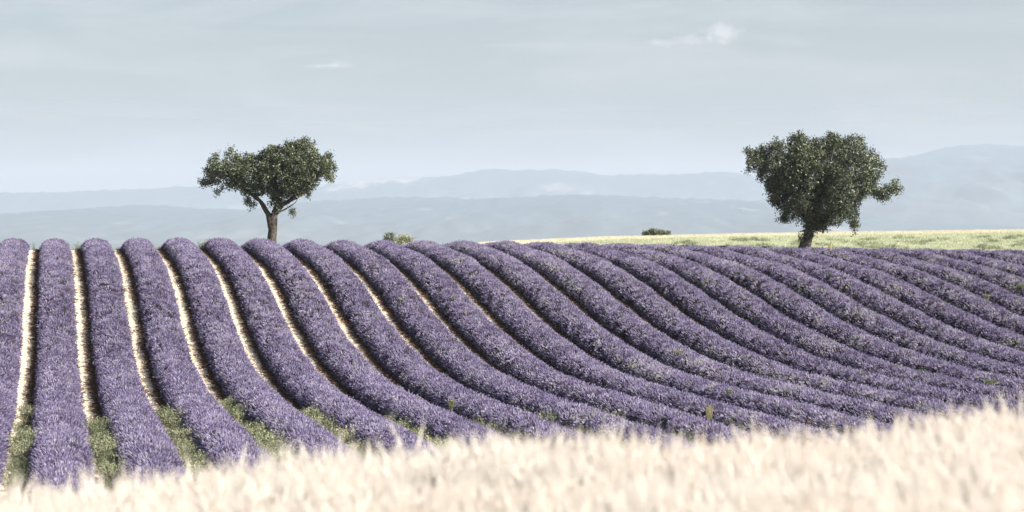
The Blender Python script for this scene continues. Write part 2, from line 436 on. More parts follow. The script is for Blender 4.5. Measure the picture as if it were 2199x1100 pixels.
ordn = ['leftmost lavender row, cut by the left edge of the photograph', 'second lavender row from the left, running nearly straight up the slope',
        'third lavender row from the left, with pale path on both sides', 'fourth lavender row from the left, green weeds along its foot',
        'fifth lavender row from the left, ending left of the open forked tree', 'sixth lavender row from the left, crest just left of the slender tree trunk',
        'seventh lavender row from the left, crest right in front of the slender tree trunk', 'eighth lavender row from the left, crest just right of the slender tree trunk',
        'ninth lavender row from the left, crest between slender tree and small crest bushes', 'tenth lavender row from the left, crest below the two small round bushes',
        'eleventh lavender row from the left, crest just right of the small round bushes', 'twelfth lavender row from the left, where the stubble begins behind the crest',
        'thirteenth lavender row from the left, sweeping down to the middle of the wheat edge', 'fourteenth lavender row from the left, starting under the thin end of the meadow',
        'fifteenth lavender row from the left, its crest left of the low dark bush', 'sixteenth lavender row from the left, its crest just below the low dark bush',
        'seventeenth lavender row from the left, its crest just right of the low dark bush', 'eighteenth lavender row from the left, midway between dark bush and broad tree',
        'nineteenth lavender row from the left, crest to the left of the broad tree', 'twentieth lavender row from the left, its end at the foot of the broad tree',
        'twenty-first lavender row from the left, beside the pale dry grass tuft', 'fourth lavender row counted from the top right corner of the field',
        'third short lavender row from the top right corner of the field', 'second short lavender row from the top right corner of the field',
        'short corner lavender row at the right edge of the photo', 'last sliver of lavender row at the top right corner of the field']
CS = [(-.47, -.02), (-.535, .09), (-.515, .22), (-.42, .34), (-.23, .415), (0, .44), (.23, .415), (.42, .34), (.515, .22), (.535, .09), (.47, -.02)]
CSA = np.array(CS)
seg = np.diff(CSA, axis=0); sl_ = np.hypot(seg[:, 0], seg[:, 1]); cum = np.r_[0, np.cumsum(sl_)]
faded = [(7, 560, 585), ]
def lump(k, y):
    """size factor along a row: single plants about half a metre apart, some larger than others"""
    return 1 + .03 * np.sin(2 * pi * y / .62 + 2.0 * np.sin(y * .7 + k) + k) + .09 * fbm(y * .45 + 31 * k, k * 7.7 + 0 * y, 3)
n_spikes = 0
for k in range(26):
    u = (k - K0) * ROW
    y0 = max(38.0, u * 2.28 - 9); y1 = 106.5
    root = empty('lavender_row', (u + SLOPE * 75, 75, float(ground(u + SLOPE * 75, 75.0))))
    tag(root, ordn[k], 'lavender row', 'rows of flowering lavender across the slope')
    L0 = np.array(root.location)
    yy = np.arange(y0, y1, .22)
    sc_ = lump(k, yy)
    px = u + CSA[None, :, 0] * sc_[:, None] + .03 * fbm(yy[:, None] * 2.3 + k, CSA[None, :, 0] * 4)
    gy = ground(u + SLOPE * yy, yy)
    pz = gy[:, None] + CSA[None, :, 1] * sc_[:, None] + .03 * fbm(yy[:, None] * 2.9 + 7 * k, CSA[None, :, 0] * 5 + 3)
    PX = px + SLOPE * yy[:, None]
    V_ = np.stack([PX, np.broadcast_to(yy[:, None], PX.shape), pz], -1).reshape(-1, 3) - L0
    n, c_ = len(yy), len(CS)
    I = (np.arange(n - 1)[:, None] * c_ + np.arange(c_ - 1)[None, :]).ravel()
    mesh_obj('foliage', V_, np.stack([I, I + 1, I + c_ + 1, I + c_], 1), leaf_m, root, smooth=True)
    # flower stems
    cnt = int((y1 - y0) * cum[-1] * 52)
    y = rng.uniform(y0, y1, cnt); s = rng.uniform(.10, cum[-1] - .10, cnt)
    j = np.clip(np.searchsorted(cum, s) - 1, 0, len(seg) - 1); f = (s - cum[j]) / sl_[j]
    cu = CSA[j, 0] + seg[j, 0] * f; cv = CSA[j, 1] + seg[j, 1] * f
    lf = lump(k, y)
    x = u + cu * lf + SLOPE * y; z = ground(u + SLOPE * y, y) + cv * lf - .02
    pc = np.floor(y / .62 + .2 * np.sin(k)) * .62 + .31
    d = np.stack([cu * 1.25, (y - pc) * .55, cv * 1.0 + .18], 1) + rng.normal(0, .05, (cnt, 3))
    d /= np.linalg.norm(d, axis=1)[:, None]
    tn = .31 + .17 * fbm(x * .8, y * .8, 3) + rng.normal(0, .19, cnt)
    side = np.clip((u - 6) / 14, 0, 1)                        # the right half of the field is past its bloom in patches
    fade = np.clip(fbm(x * .55 + 5, y * .35 + 9, 4) * 2.4 - .42 + .55 * side * np.clip(-cu * 2, -.5, 1), 0, 1) * (.16 + .26 * side)
    tn = np.clip(tn + .05 * side + fade * rng.uniform(.1, 1, cnt), 0, .9)
    scl = rng.uniform(.78, 1.08, cnt) * (1 + .12 * fbm(x * 1.2, y * 1.2, 2))
    P_ = np.stack([x, y, z], 1) - L0
    o = scatter('flower_spikes', P_, rot_from_dirs(d, rng.uniform(0, 6.28, cnt)), scl, tn, rng.integers(0, 6, cnt), SPK, root)
    tag(o, kind='stuff'); n_spikes += cnt
print('tufts', n_spikes)

# ---------------------------------------------------------------- stones and clods on the paths
stone_m = mat('path_stone', (.66, .56, .42), rough=.95, spec=.1)
def stone_source(name, seed):
    r = random.Random(seed); mb = MB()
    for i in range(5):
        c = Vector((r.uniform(-.12, .12), r.uniform(-.12, .12), 0)); R = r.uniform(.008, .024)
        top = c + Vector((r.uniform(-.3, .3) * R, r.uniform(-.3, .3) * R, R * .9))
        ring = [c + Vector((cos(a * 2 * pi / 5) * R * r.uniform(.7, 1.2), sin(a * 2 * pi / 5) * R * r.uniform(.7, 1.2), R * .25)) for a in range(5)]
        for a in range(5): mb.face([ring[a], ring[(a + 1) % 5], top])
    return mb.build(name, stone_m, link=False)
STN = [stone_source('clods_%s' % 'ab'[i], i) for i in range(2)]
cnt = 30000
kk = rng.integers(0, 12, cnt); y = rng.uniform(44, 104, cnt); u_ = (kk + .5 - K0) * ROW + rng.uniform(-.35, .35, cnt); x = u_ + SLOPE * y
o = scatter('path_stones', np.stack([x, y, ground(x, y)], 1), np.stack([0 * x, 0 * x, rng.uniform(0, 6.28, cnt)], 1), rng.uniform(.6, 1.5, cnt), 0 * x, rng.integers(0, 2, cnt), STN)
tag(o, kind='stuff')

# dead stems along the row feet, coloured dark to stand in for cast shade
litter_m = mat('dry_stem_shade', None, rough=.95, spec=.05, attr='tint', attr_cols=[(0, (.035, .018, .012)), (.6, (.10, .058, .038)), (1, (.26, .17, .11))])
def stem_shade_source(name, seed):
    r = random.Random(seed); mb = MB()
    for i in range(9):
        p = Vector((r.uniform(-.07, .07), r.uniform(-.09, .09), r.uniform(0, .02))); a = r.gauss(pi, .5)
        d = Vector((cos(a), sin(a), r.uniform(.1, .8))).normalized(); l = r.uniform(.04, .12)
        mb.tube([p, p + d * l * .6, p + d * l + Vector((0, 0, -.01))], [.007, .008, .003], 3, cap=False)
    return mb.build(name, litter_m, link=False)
LT = [stem_shade_source('litter_%s' % 'abc'[i], 500 + i) for i in range(3)]
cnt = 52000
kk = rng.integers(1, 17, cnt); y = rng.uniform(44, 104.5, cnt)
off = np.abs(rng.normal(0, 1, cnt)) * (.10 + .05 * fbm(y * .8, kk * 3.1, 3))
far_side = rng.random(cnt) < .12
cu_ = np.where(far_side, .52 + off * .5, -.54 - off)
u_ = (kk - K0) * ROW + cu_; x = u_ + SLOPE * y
o = scatter('dead_stem_shade', np.stack([x, y, ground(x, y) + .005], 1), np.stack([0 * x, 0 * x, np.where(far_side, pi, 0) + rng.normal(0, .5, cnt)], 1),
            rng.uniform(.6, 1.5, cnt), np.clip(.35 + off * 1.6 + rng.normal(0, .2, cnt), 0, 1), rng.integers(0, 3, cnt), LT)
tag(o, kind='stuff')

# ---------------------------------------------------------------- weeds
weed_m = mat('weed_leaf', None, rough=.7, attr='tint', attr_cols=[(0, (.08, .10, .05)), (.5, (.20, .22, .13)), (1, (.42, .40, .28))], translucent=.2)
def weed_source(name, seed, n=26, h=.3, spread=.1, lw=.010, ll=.045):
    r = random.Random(seed); mb = MB()
    for i in range(n // 4):
        a = r.uniform(0, 2 * pi); top = Vector((cos(a) * spread * r.random() * 1.6, sin(a) * spread * r.random() * 1.6, h * r.uniform(.6, 1.1)))
        b = Vector((cos(a) * spread * .3, sin(a) * spread * .3, -.02))
        mb.tube([b, (b + top) / 2 + Vector((r.gauss(0, .01), r.gauss(0, .01), 0)), top], [.004, .003, .002], 3, cap=False)
        for q in range(9):
            p = b.lerp(top, .15 + .85 * (q + r.random()) / 9); a2 = r.uniform(0, 2 * pi)
            d = Vector((cos(a2), sin(a2), r.uniform(.2, 1.2))).normalized(); sd_ = d.cross(Vector((r.gauss(0, 1), r.gauss(0, 1), 1))).normalized() * lw * r.uniform(.6, 1.3)
            l = ll * r.uniform(.6, 1.3)
            mb.face([p, p + d * l * .5 + sd_, p + d * l, p + d * l * .5 - sd_])
    return mb.build(name, weed_m, link=False)
WD = [weed_source('weed_%s' % 'abc'[i], 70 + i) for i in range(3)]
PW, TW = [], []
# (path number, nearest y, farthest y, plants)
for (kp, ya, yb, cnt) in ((0, 44, 61, 440), (1, 44, 61.5, 560), (2, 44, 62, 600), (3, 44, 63.5, 620), (4, 43, 61, 450), (5, 44, 58, 450), (6, 46, 60, 260), (7, 47, 60, 160), (8, 50, 60, 90), (0, 101.5, 104.5, 8), (1, 101, 104.5, 26), (2, 101.5, 104.5, 16), (3, 101.5, 104.5, 34), (4, 102, 105, 14), (6, 102, 105, 14), (7, 102, 105, 20), (8, 102, 105, 16)):
    y = ya + (yb - ya) * rng.random(cnt) ** 1.0; u_ = (kp + .5 - K0) * ROW + rng.normal(.10, .15, cnt)
    keep = fbm(y * .55 + kp * 9, u_ * .8 + 3, 3) + .62 * sst((yb + 1.5 - y) / 9) > .12
    y, u_ = y[keep], u_[keep]; x = u_ + SLOPE * y
    PW.append(np.stack([x, y, ground(x, y)], 1)); TW.append(np.clip(.5 + .5 * fbm(x * 1.1, y * .9, 3) + rng.normal(0, .18, len(x)), 0, 1))
PW = np.concatenate(PW); TW = np.concatenate(TW); cnt = len(PW)
dd = rng.normal(0, .22, (cnt, 3)); dd[:, 2] = 1; dd /= np.linalg.norm(dd, axis=1)[:, None]
o = scatter('path_weeds', PW, rot_from_dirs(dd, rng.uniform(0, 6.28, cnt)), rng.uniform(.55, 1.0, cnt) * (1.0 + 1.4 * fbm(PW[:, 1] * 1.3, PW[:, 0] * 1.1, 3)), TW, rng.integers(0, 3, cnt), WD)
tag(o, kind='stuff')

def locate(px, py, lift=.3):
    """where the view through a pixel of the photograph meets the field"""
    y = np.linspace(38, 103, 1400); x = (px - 1099.5) / FPX * y
    h = ground(x, y) + lift; z = -(py - 480) / FPX * y
    i = np.argmax(z <= h); return float(x[i]), float(y[i])
gw_m = mat('green_weed', (.14, .18, .085), rough=.7, var=.25, var_scale=12, translucent=.2)
yw_m = mat('pale_weed', (.23, .24, .145), rough=.7, var=.25, var_scale=12, translucent=.2)
dry_m = mat('dry_grass', (.72, .62, .42), rough=.8, var=.15, var_scale=12)
def weed_clump(px, py, size, m, label, flat=.8, name='weed_clump', cat='weed'):
    size *= .7
    x, y = locate(px, py); g = float(ground(x, y)); r = random.Random(int(px * 7 + py)); mb = MB(); st = MB()
    for i in range(int(70 * size / .25)):
        a = r.uniform(0, 2 * pi); rr = math.sqrt(r.random()) * size * .7
        b = Vector((cos(a) * rr * .3, sin(a) * rr * .3, .05)); top = Vector((cos(a) * rr, sin(a) * rr, .42 + flat * size * r.uniform(.1, .75)))
        st.tube([b, b.lerp(top, .55) + Vector((0, 0, .03)), top], [.005, .004, .002], 3, cap=False)
        for q in range(8):
            p = b.lerp(top, .5 + .5 * r.random()); a2 = r.uniform(0, 2 * pi)
            d = Vector((cos(a2), sin(a2), r.uniform(.2, 1.4))).normalized(); sdv = d.cross(Vector((r.gauss(0, 1), r.gauss(0, 1), 1))).normalized() * .011 * r.uniform(.6, 1.3)
            l = .06 * r.uniform(.6, 1.3); mb.face([p, p + d * l * .5 + sdv, p + d * l, p + d * l * .5 - sdv])
    e = empty(name, (x, y, g)); tag(e, label, cat, 'weeds growing up through the lavender')
    st.build('stem', m, e); mb.build('leaves', m, e)
for (px, py, sz, m, lb) in (
    (1573, 857, .34, gw_m, 'bright green weed clump low in the lavender above the wheat, right of centre'),
    (1527, 847, .22, yw_m, 'small yellowish weed left of the brightest green weed clump'),
    (1763, 632, .32, gw_m, 'green weed patch below right of the broad tree, mid slope'),
    (1785, 600, .26, gw_m, 'small green weed patch just below the pale dry grass tuft'),
    (1826, 812, .24, gw_m, 'green weed tuft at the left of three near the lower right'),
    (1856, 818, .34, yw_m, 'pale silvery weed clump between two green tufts at the lower right'),
    (1928, 801, .30, gw_m, 'dark green weed tuft above the pale silvery clump, lower right'),
    (1978, 812, .32, gw_m, 'wide green weed tuft at the right of the pale silvery clump'),
    (2125, 835, .34, gw_m, 'dark green weed patch close to the wheat at the right edge'),
    (2190, 624, .30, gw_m, 'green weed patch at the right edge high on the slope'),
    (968, 875, .22, yw_m, 'yellow-green weed between rows, left one of two near the bottom centre'),
    (1031, 870, .22, yw_m, 'pale weed on top of a row, right one of two near the bottom centre'),
    (1460, 770, .40, yw_m, 'broad pale green faded patch of weeds in the middle rows'),
    (2118, 645, .26, yw_m, 'yellowish weed tuft near the right edge, mid slope'),
    (1612, 604, .26, yw_m, 'pale green weed tuft left of the broad tree, high on the slope')):
    weed_clump(px, py, sz, m, lb)

def dry_tuft(px, py, h, label, n=22, spread=.06, mt=dry_m):
    x, y = locate(px, py, .3); g = float(ground(x, y)); r = random.Random(int(px)); mb = MB()
    for i in range(n):
        a = r.uniform(0, 2 * pi); q = spread * r.random()
        b = Vector((cos(a) * q * .5, sin(a) * q * .5, 0)); t_ = Vector((cos(a) * q * 1.6, sin(a) * q * 1.6, .45 + h * r.uniform(.6, 1)))
        mb.tube([b, b.lerp(t_, .7), t_], [.006, .008, .003], 3, cap=False)
    o = mb.build('dry_grass_tuft', mt); o.location = (x, y, g)
    tag(o, label, 'grass')
dry_tuft(1783, 545, .36, 'pale dry upright grass tuft in the lavender right of the broad tree')
straw_m = mat('mature_straw', (.36, .33, .2), rough=.8)
dry_tuft(1522, 897, .20, 'olive dry grass tuft standing just above the wheat, right of centre', 30, .09, straw_m)

# ---------------------------------------------------------------- meadow beyond the lavender
herb_m = mat('meadow_herb', None, rough=.8, attr='tint', attr_cols=[(0, (.12, .145, .08)), (.35, (.37, .40, .26)), (.7, (.52, .54, .38)), (1, (.60, .55, .42))], translucent=.15)
def herb_source(name, seed):
    r = random.Random(seed); mb = MB()
    for i in range(60):
        a = r.uniform(0, 2 * pi); q = r.random() * .22; p = Vector((cos(a) * q, sin(a) * q, r.uniform(0, .16)))
        a2 = r.uniform(0, 2 * pi); d = Vector((cos(a2), sin(a2), r.uniform(.5, 2.2))).normalized(); l = r.uniform(.07, .15)
        sdv = d.cross(Vector((r.gauss(0, 1), r.gauss(0, 1), 1))).normalized() * .016
        mb.face([p - sdv * .5, p + sdv * .5, p + d * l])
    return mb.build(name, herb_m, link=False)
HB = [herb_source('herb_%s' % 'abc'[i], 170 + i) for i in range(3)]
cnt = 52000
y = 104 + (208 - 104) * rng.random(cnt) ** 1.1; x = rng.uniform(-14, .235 * y + 4, cnt)
clump_ = fbm(x * .22, y * .16, 4)
tn = np.clip(.50 + .10 * clump_ + .0 * y + rng.normal(0, .10, cnt), 0, 1)
dk = (fbm(x * .7 + 50, y * .45, 3) > .42) & (y < 165); tn = np.where(dk, rng.uniform(0, .35, cnt), tn)
tn = np.where(y > 188 + 8 * fbm(x * .05, x * 0), rng.uniform(.85, 1, cnt), tn)
o = scatter('meadow_herbs', np.stack([x, y, ground(x, y)], 1), np.stack([0 * x, 0 * x, rng.uniform(0, 6.28, cnt)], 1), np.where(dk, rng.uniform(1.1, 1.9, cnt), rng.uniform(.6, 1.1, cnt)) , tn, rng.integers(0, 3, cnt), HB)
tag(o, kind='stuff')

# ---------------------------------------------------------------- trees and bushes
bark_m = mat('bark', (.075, .064, .056), rough=.95, spec=.1, var=.55, var_scale=9.0, bump=.05, bump_scale=13)
def leaf_mat(name, a, b, c):
    m = bpy.data.materials.new(name); m.use_nodes = True; t = m.node_tree; p = t.nodes['Principled BSDF']
    at = N(t, 'ShaderNodeAttribute', attribute_name='shade'); r = N(t, 'ShaderNodeValToRGB'); e = r.color_ramp.elements
    e[0].color = (*a, 1); e[1].color = (*c, 1); q = e.new(.55); q.color = (*b, 1)
    t.links.new(at.outputs['Fac'], r.inputs[0]); t.links.new(r.outputs[0], p.inputs['Base Color'])
    p.inputs['Roughness'].default_value = .45; p.inputs['Specular IOR Level'].default_value = .5
    tr = N(t, 'ShaderNodeBsdfTranslucent'); mx = N(t, 'ShaderNodeMixShader', inp={0: .08})
    t.links.new(r.outputs[0], tr.inputs['Color']); t.links.new(p.outputs[0], mx.inputs[1]); t.links.new(tr.outputs[0], mx.inputs[2])
    t.links.new(mx.outputs[0], t.nodes['Material Output'].inputs['Surface']); return m
leafm = leaf_mat('tree_leaf', (.022, .030, .014), (.066, .084, .040), (.23, .26, .155))
bushm = leaf_mat('bush_leaf', (.05, .065, .03), (.10, .12, .05), (.20, .21, .11))
ybushm = leaf_mat('pale_bush_leaf', (.16, .18, .08), (.30, .31, .16), (.50, .48, .28))

def leaves(centres, per, spread, size, seed, m, name, parent):
    r = np.random.default_rng(seed); C_ = np.repeat(centres, per, 0); n = len(C_)
    P_ = C_ + r.normal(0, 1, (n, 3)) * spread
    d = r.normal(0, 1, (n, 3)); d[:, 2] += .25; d /= np.linalg.norm(d, axis=1)[:, None]
    q = r.normal(0, 1, (n, 3)); sdv = np.cross(d, q); sdv /= np.linalg.norm(sdv, axis=1)[:, None]
    l = (size * r.uniform(.6, 1.3, n))[:, None]; wd = l * .27
    nn = np.cross(d, sdv)
    mid = P_ + d * l * .5 
    v = np.stack([P_, mid + sdv * wd - nn * l * .06, P_ + d * l, mid - sdv * wd - nn * l * .06], 1).reshape(-1, 3)
    fc = np.arange(n * 4).reshape(n, 4)
    o = mesh_obj(name, v, fc, m, parent)
    a = o.data.attributes.new('shade', 'FLOAT', 'POINT')
    s = np.clip(.45 + .35 * np.repeat(r.normal(0, 1, len(centres)), per) * .5 + r.normal(0, .22, n), 0, 1)
    a.data.foreach_set('value', np.repeat(s, 4).astype(np.float32)); return o

def inside(poly, x, y):
    c = np.zeros(len(x), bool); n = len(poly); j = n - 1
    for i in range(n):
        xi, yi = poly[i]; xj, yj = poly[j]
        k = ((yi > y) != (yj > y)) & (x < (xj - xi) * (y - yi) / (yj - yi + 1e-12) + xi); c ^= k; j = i
    return c

def tree(name, label, D, base_px, base_h, outline, limbs, depth, hubs, nattr, seed, per, leaf_size, ivy=None, sprays=()):
    """outline, limbs: pixel outlines on the upright plane through the trunk; branches then grow through a crown of real depth"""
    r = np.random.default_rng(seed); s = D / FPX
    W = lambda p: ((p[0] - 1099.5) * s, (480 - p[1]) * s)
    limbs = [(a, b, [(p[0], p[1], p[2], p[3] * .86) for p in c]) for a, b, c in limbs]
    bx, _ = W((base_px, 0)); root = empty(name, (bx, D, base_h)); tag(root, label, 'tree')
    loc = lambda x, y, z: Vector((x - bx, y - D, z - base_h))
    poly = [W(p) for p in outline]; PA = np.array(poly)
    x0, x1, z0, z1 = PA[:, 0].min(), PA[:, 0].max(), PA[:, 1].min(), PA[:, 1].max()
    # attractors
    at_ = []
    while sum(map(len, at_)) < nattr:
        x = r.uniform(x0, x1, 4000); z = r.uniform(z0, z1, 4000); y = r.uniform(-depth, depth, 4000)
        ok = inside(poly, x, z)
        # depth shrinks toward the outline
        q = np.zeros(4000); 
        seg0 = PA; seg1 = np.roll(PA, -1, 0); P2 = np.stack([x, z], 1)
        dmin = np.full(4000, 9.)
        for a, b in zip(seg0, seg1):
            ab = b - a; tt = np.clip(((P2 - a) @ ab) / (ab @ ab + 1e-9), 0, 1); dmin = np.minimum(dmin, np.linalg.norm(P2 - a - tt[:, None] * ab, axis=1))
        lim = depth * np.sqrt(np.clip(1 - (1 - np.clip(dmin / (depth * .85), 0, 1)) ** 2, 0, 1)) + .06
        ok &= (np.abs(y) < lim)
        ok &= (fbm(x * 2.1 + seed + y * .9, z * 2.1 + y * 1.3, 3) > (-.06 if depth > 1.6 else -.16))
        # prefer the shell, where the light is
        ok &= (r.random(4000) < .35 + .65 * np.maximum(np.abs(y) / lim, 1 - np.clip(dmin / 1.2, 0, 1)))
        at_.append(np.stack([x, y + D, z], 1)[ok])
    AT = np.concatenate(at_)[:nattr]
    # hand-set skeleton
    nodes, par, rad = [], [], []
    ids = {}
    for lname, parent_l, pts in limbs:
        prev = ids[parent_l[0]][parent_l[1]] if parent_l else -1
        lst = []
        dense = []
        for i, (px, py, dy, rr) in enumerate(pts):
            X_, Z_ = W((px, py)); cur = (Vector((X_, D + dy, Z_)), rr)
            if i == 0 and prev < 0: dense.append(cur); lst.append(('mark', 0)); continue
            p0 = dense[-1] if dense else (Vector(nodes[prev]), rad[prev])
            nseg = max(1, int((cur[0] - p0[0]).length / .16))
            for q in range(1, nseg + 1):
                f = q / nseg; p = p0[0].lerp(cur[0], f)
                if q < nseg: p += Vector((r.normal(0, .012), r.normal(0, .012), r.normal(0, .01)))
                dense.append((p, p0[1] * (1 - f) + rr * f))
            lst.append(('mark', len(dense) - 1))
        first = len(nodes)
        for i, (p, rr) in enumerate(dense):
            nodes.append(np.array(p)); rad.append(rr); par.append(prev if i == 0 else len(nodes) - 2)
        ids[lname] = {i: first + (m_[1] if isinstance(m_, tuple) else 0) for i, m_ in enumerate(lst)}
        ids[lname]['end'] = len(nodes) - 1
        ids[lname]['mid'] = first + len(dense) // 2
    nhand = len(nodes)
    ntrunk = ids[limbs[0][0]]['end']
    # grow
    ND = np.array(nodes); alive = np.ones(len(AT), bool); step = .15; kill = .24; infl = 2.6
    tips = set(range(ntrunk, nhand))
    grown = list(nodes)
    dist = np.linalg.norm(AT[:, None] - ND[None, ntrunk:], axis=2); near = dist.argmin(1) + ntrunk; nd = dist.min(1)
    for it in range(46):
        act = alive & (nd < (9 if it < 40 else infl))
        if not act.any(): break
        newp, newpar = [], []
        for i in np.unique(near[act]):
            sel = act & (near == i); v = AT[sel] - grown[i]; v /= np.linalg.norm(v, axis=1)[:, None] + 1e-9
            m_ = v.mean(0) + r.normal(0, .12, 3); m_ /= np.linalg.norm(m_) + 1e-9
            newp.append(grown[i] + m_ * step); newpar.append(i)
        b0 = len(grown); grown += newp; par += newpar; rad += [0] * len(newp)
        NP = np.array(newp); d2 = np.linalg.norm(AT[:, None] - NP[None], axis=2); j = d2.argmin(1); m2 = d2.min(1)
        better = m2 < nd; near = np.where(better, j + b0, near); nd = np.where(better, m2, nd); alive &= nd > kill
    G = np.array(grown); n = len(G); kids = [[] for _ in range(n)]
    for i, p in enumerate(par):
        if p >= 0: kids[p].append(i)
    acc_ = np.zeros(n)
    for i in range(n - 1, nhand - 1, -1):
        if acc_[i] == 0: acc_[i] = 1
        acc_[par[i]] += acc_[i] if par[i] >= nhand else 0
    for i in range(nhand, n): rad[i] = min(.006 + .0032 * acc_[i] ** .6, .045)
    # tubes: one chain per branch
    tr, br = MB(), MB(); done = set()
    def chain(start):
        c = [start]
        while kids[c[-1]]:
            ks = [q for q in kids[c[-1]] if q not in done and (q < nhand) == (start < nhand)]
            if not ks: break
            q = (c[-1] + 1) if (c[-1] + 1 in ks and c[-1] + 1 < nhand) else (max(ks, key=lambda a: acc_[a]) if start >= nhand else None)
            if q is None: break
            c.append(q)
        return c
    for i in range(n):
        if i in done: continue
        c = chain(i); done.update(c); pre = [par[i]] if par[i] >= 0 else []
        L_ = pre + c
        if len(L_) < 2: continue
        rr = [rad[q] for q in c]; rr = ([min(rad[pre[0]], rr[0] * 1.15)] if pre else []) + rr
        tgt = tr if i <= ntrunk else br
        if i < nhand:
            # knobbly bark
            rr = [a * (1 + r.normal(0, .07)) for a in rr]
        tgt.tube([loc(*G[q]) for q in L_], rr, 10 if i < nhand else 4, cap=i < nhand)
    tr.build('trunk', bark_m, root, smooth=True); br.build('limbs', bark_m, root, smooth=True)
    tipsn = np.array([i for i in range(nhand, n) if acc_[i] <= 7])
    cen = np.concatenate([G[tipsn], AT]) - np.array([bx, D, base_h])
    if ivy is not None:
        extra = []
        for (px, py, sx, sy, nn_) in ivy:
            X_, Z_ = W((px, py))
            extra.append(np.stack([r.normal(X_ - bx, sx * s, nn_), r.normal(-.28, .12, nn_), r.normal(Z_ - base_h, sy * s, nn_)], 1))
        cen = np.concatenate([cen] + extra)
    print(name, 'nodes', n, 'leaf clusters', len(cen))
    leaves(cen, per, .07, leaf_size, seed, leafm, 'crown', root)
    return root

zl = lambda L_: [(400 + x / 3.794, 270 + y / 3.794) for x, y in L_]
outl = zl([(135, 490), (130, 440), (165, 410), (135, 380), (150, 340), (175, 335), (180, 280), (225, 265), (225, 225), (270, 215), (310, 215), (340, 190), (375, 172), (400, 215), (430, 215), (460, 235), (500, 240), (560, 232),
           (600, 240), (615, 215), (645, 215), (655, 175), (700, 160), (720, 130), (750, 135), (760, 165), (795, 165), (800, 118), (830, 120), (870, 130), (910, 120), (930, 130), (960, 98), (1000, 120), (1040, 130), (1060, 190), (1075, 230), (1100, 245), (1140, 222), (1185, 235), (1200, 285),
           (1237, 345), (1225, 365), (1190, 380), (1210, 430), (1190, 470), (1150, 455), (1130, 425), (1095, 400), (1090, 450), (1050, 505), (1020, 540), (1000, 600), (975, 590), (965, 560), (920, 560), (880, 590), (830, 600), (780, 610),
           (750, 640), (715, 640), (690, 590), (640, 570), (600, 560), (540, 545), (500, 575), (465, 565), (430, 520), (340, 520), (315, 475), (270, 465), (240, 505), (205, 500), (180, 440), (160, 455), (165, 490)])
zz = lambda x, y, d, r_: (400 + x / 3.794, 270 + y / 3.794, d, r_)
gl = float(ground((585 - 1099.5) * 108 / FPX, 108.0))
tree('slender_tree', 'open forked tree with dark heart-shaped crown rising behind the left crest', 108.0, 583, gl - .1, outl,
     [('t', None, [zz(690, 1090, 0, .30), zz(695, 960, 0, .255), zz(705, 850, 0, .235), zz(708, 770, 0, .225), zz(715, 715, .02, .20)]),
      ('a', ('t', 2), [zz(668, 720, -.05, .13), zz(638, 670, -.1, .125), zz(600, 610, -.15, .12), zz(540, 560, -.2, .10), zz(470, 515, -.15, .075), zz(390, 450, .1, .055), zz(300, 390, .2, .04), zz(220, 350, .2, .028)]),
      ('a2', ('a', 3), [zz(615, 560, .2, .09), zz(600, 480, .45, .07), zz(560, 400, .6, .05), zz(540, 320, .7, .035)]),
      ('b', ('t', 'end'), [zz(745, 640, .05, .12), zz(740, 560, .1, .10), zz(725, 470, -.2, .08), zz(740, 370, -.4, .06), zz(760, 260, -.5, .04)]),
      ('c', ('t', 'end'), [zz(790, 640, .0, .12), zz(860, 600, -.1, .11), zz(940, 560, -.1, .09), zz(1010, 500, .0, .07), zz(1070, 420, .1, .05), zz(1130, 340, .1, .035)]),
      ('c2', ('c', 3), [zz(930, 480, .5, .07), zz(930, 380, .7, .05), zz(940, 260, .8, .035)]),
      ('d', ('b', 1), [zz(780, 520, -.4, .07), zz(840, 430, -.8, .05), zz(880, 330, -1., .035)]),
      ('e', ('t', 4), [zz(770, 700, -.1, .045), zz(840, 662, -.15, .035), zz(895, 625, -.2, .025), zz(905, 600, -.2, .018)]),
      ('f', ('a', 4), [zz(480, 430, -.6, .05), zz(430, 340, -.8, .035)])],
     1.45, None, 2300, 3, 17, .09,
     ivy=[(533.5, 433, 6, 4, 18), (545, 441, 4, 4, 10), (601, 437, 5, 7, 34), (630, 455, 3, 3, 12), (467.5, 412, 2, 5, 8), (438, 394, 3, 3, 10), (588, 424, 8, 9, 40), (477, 403, 2, 4, 6)])

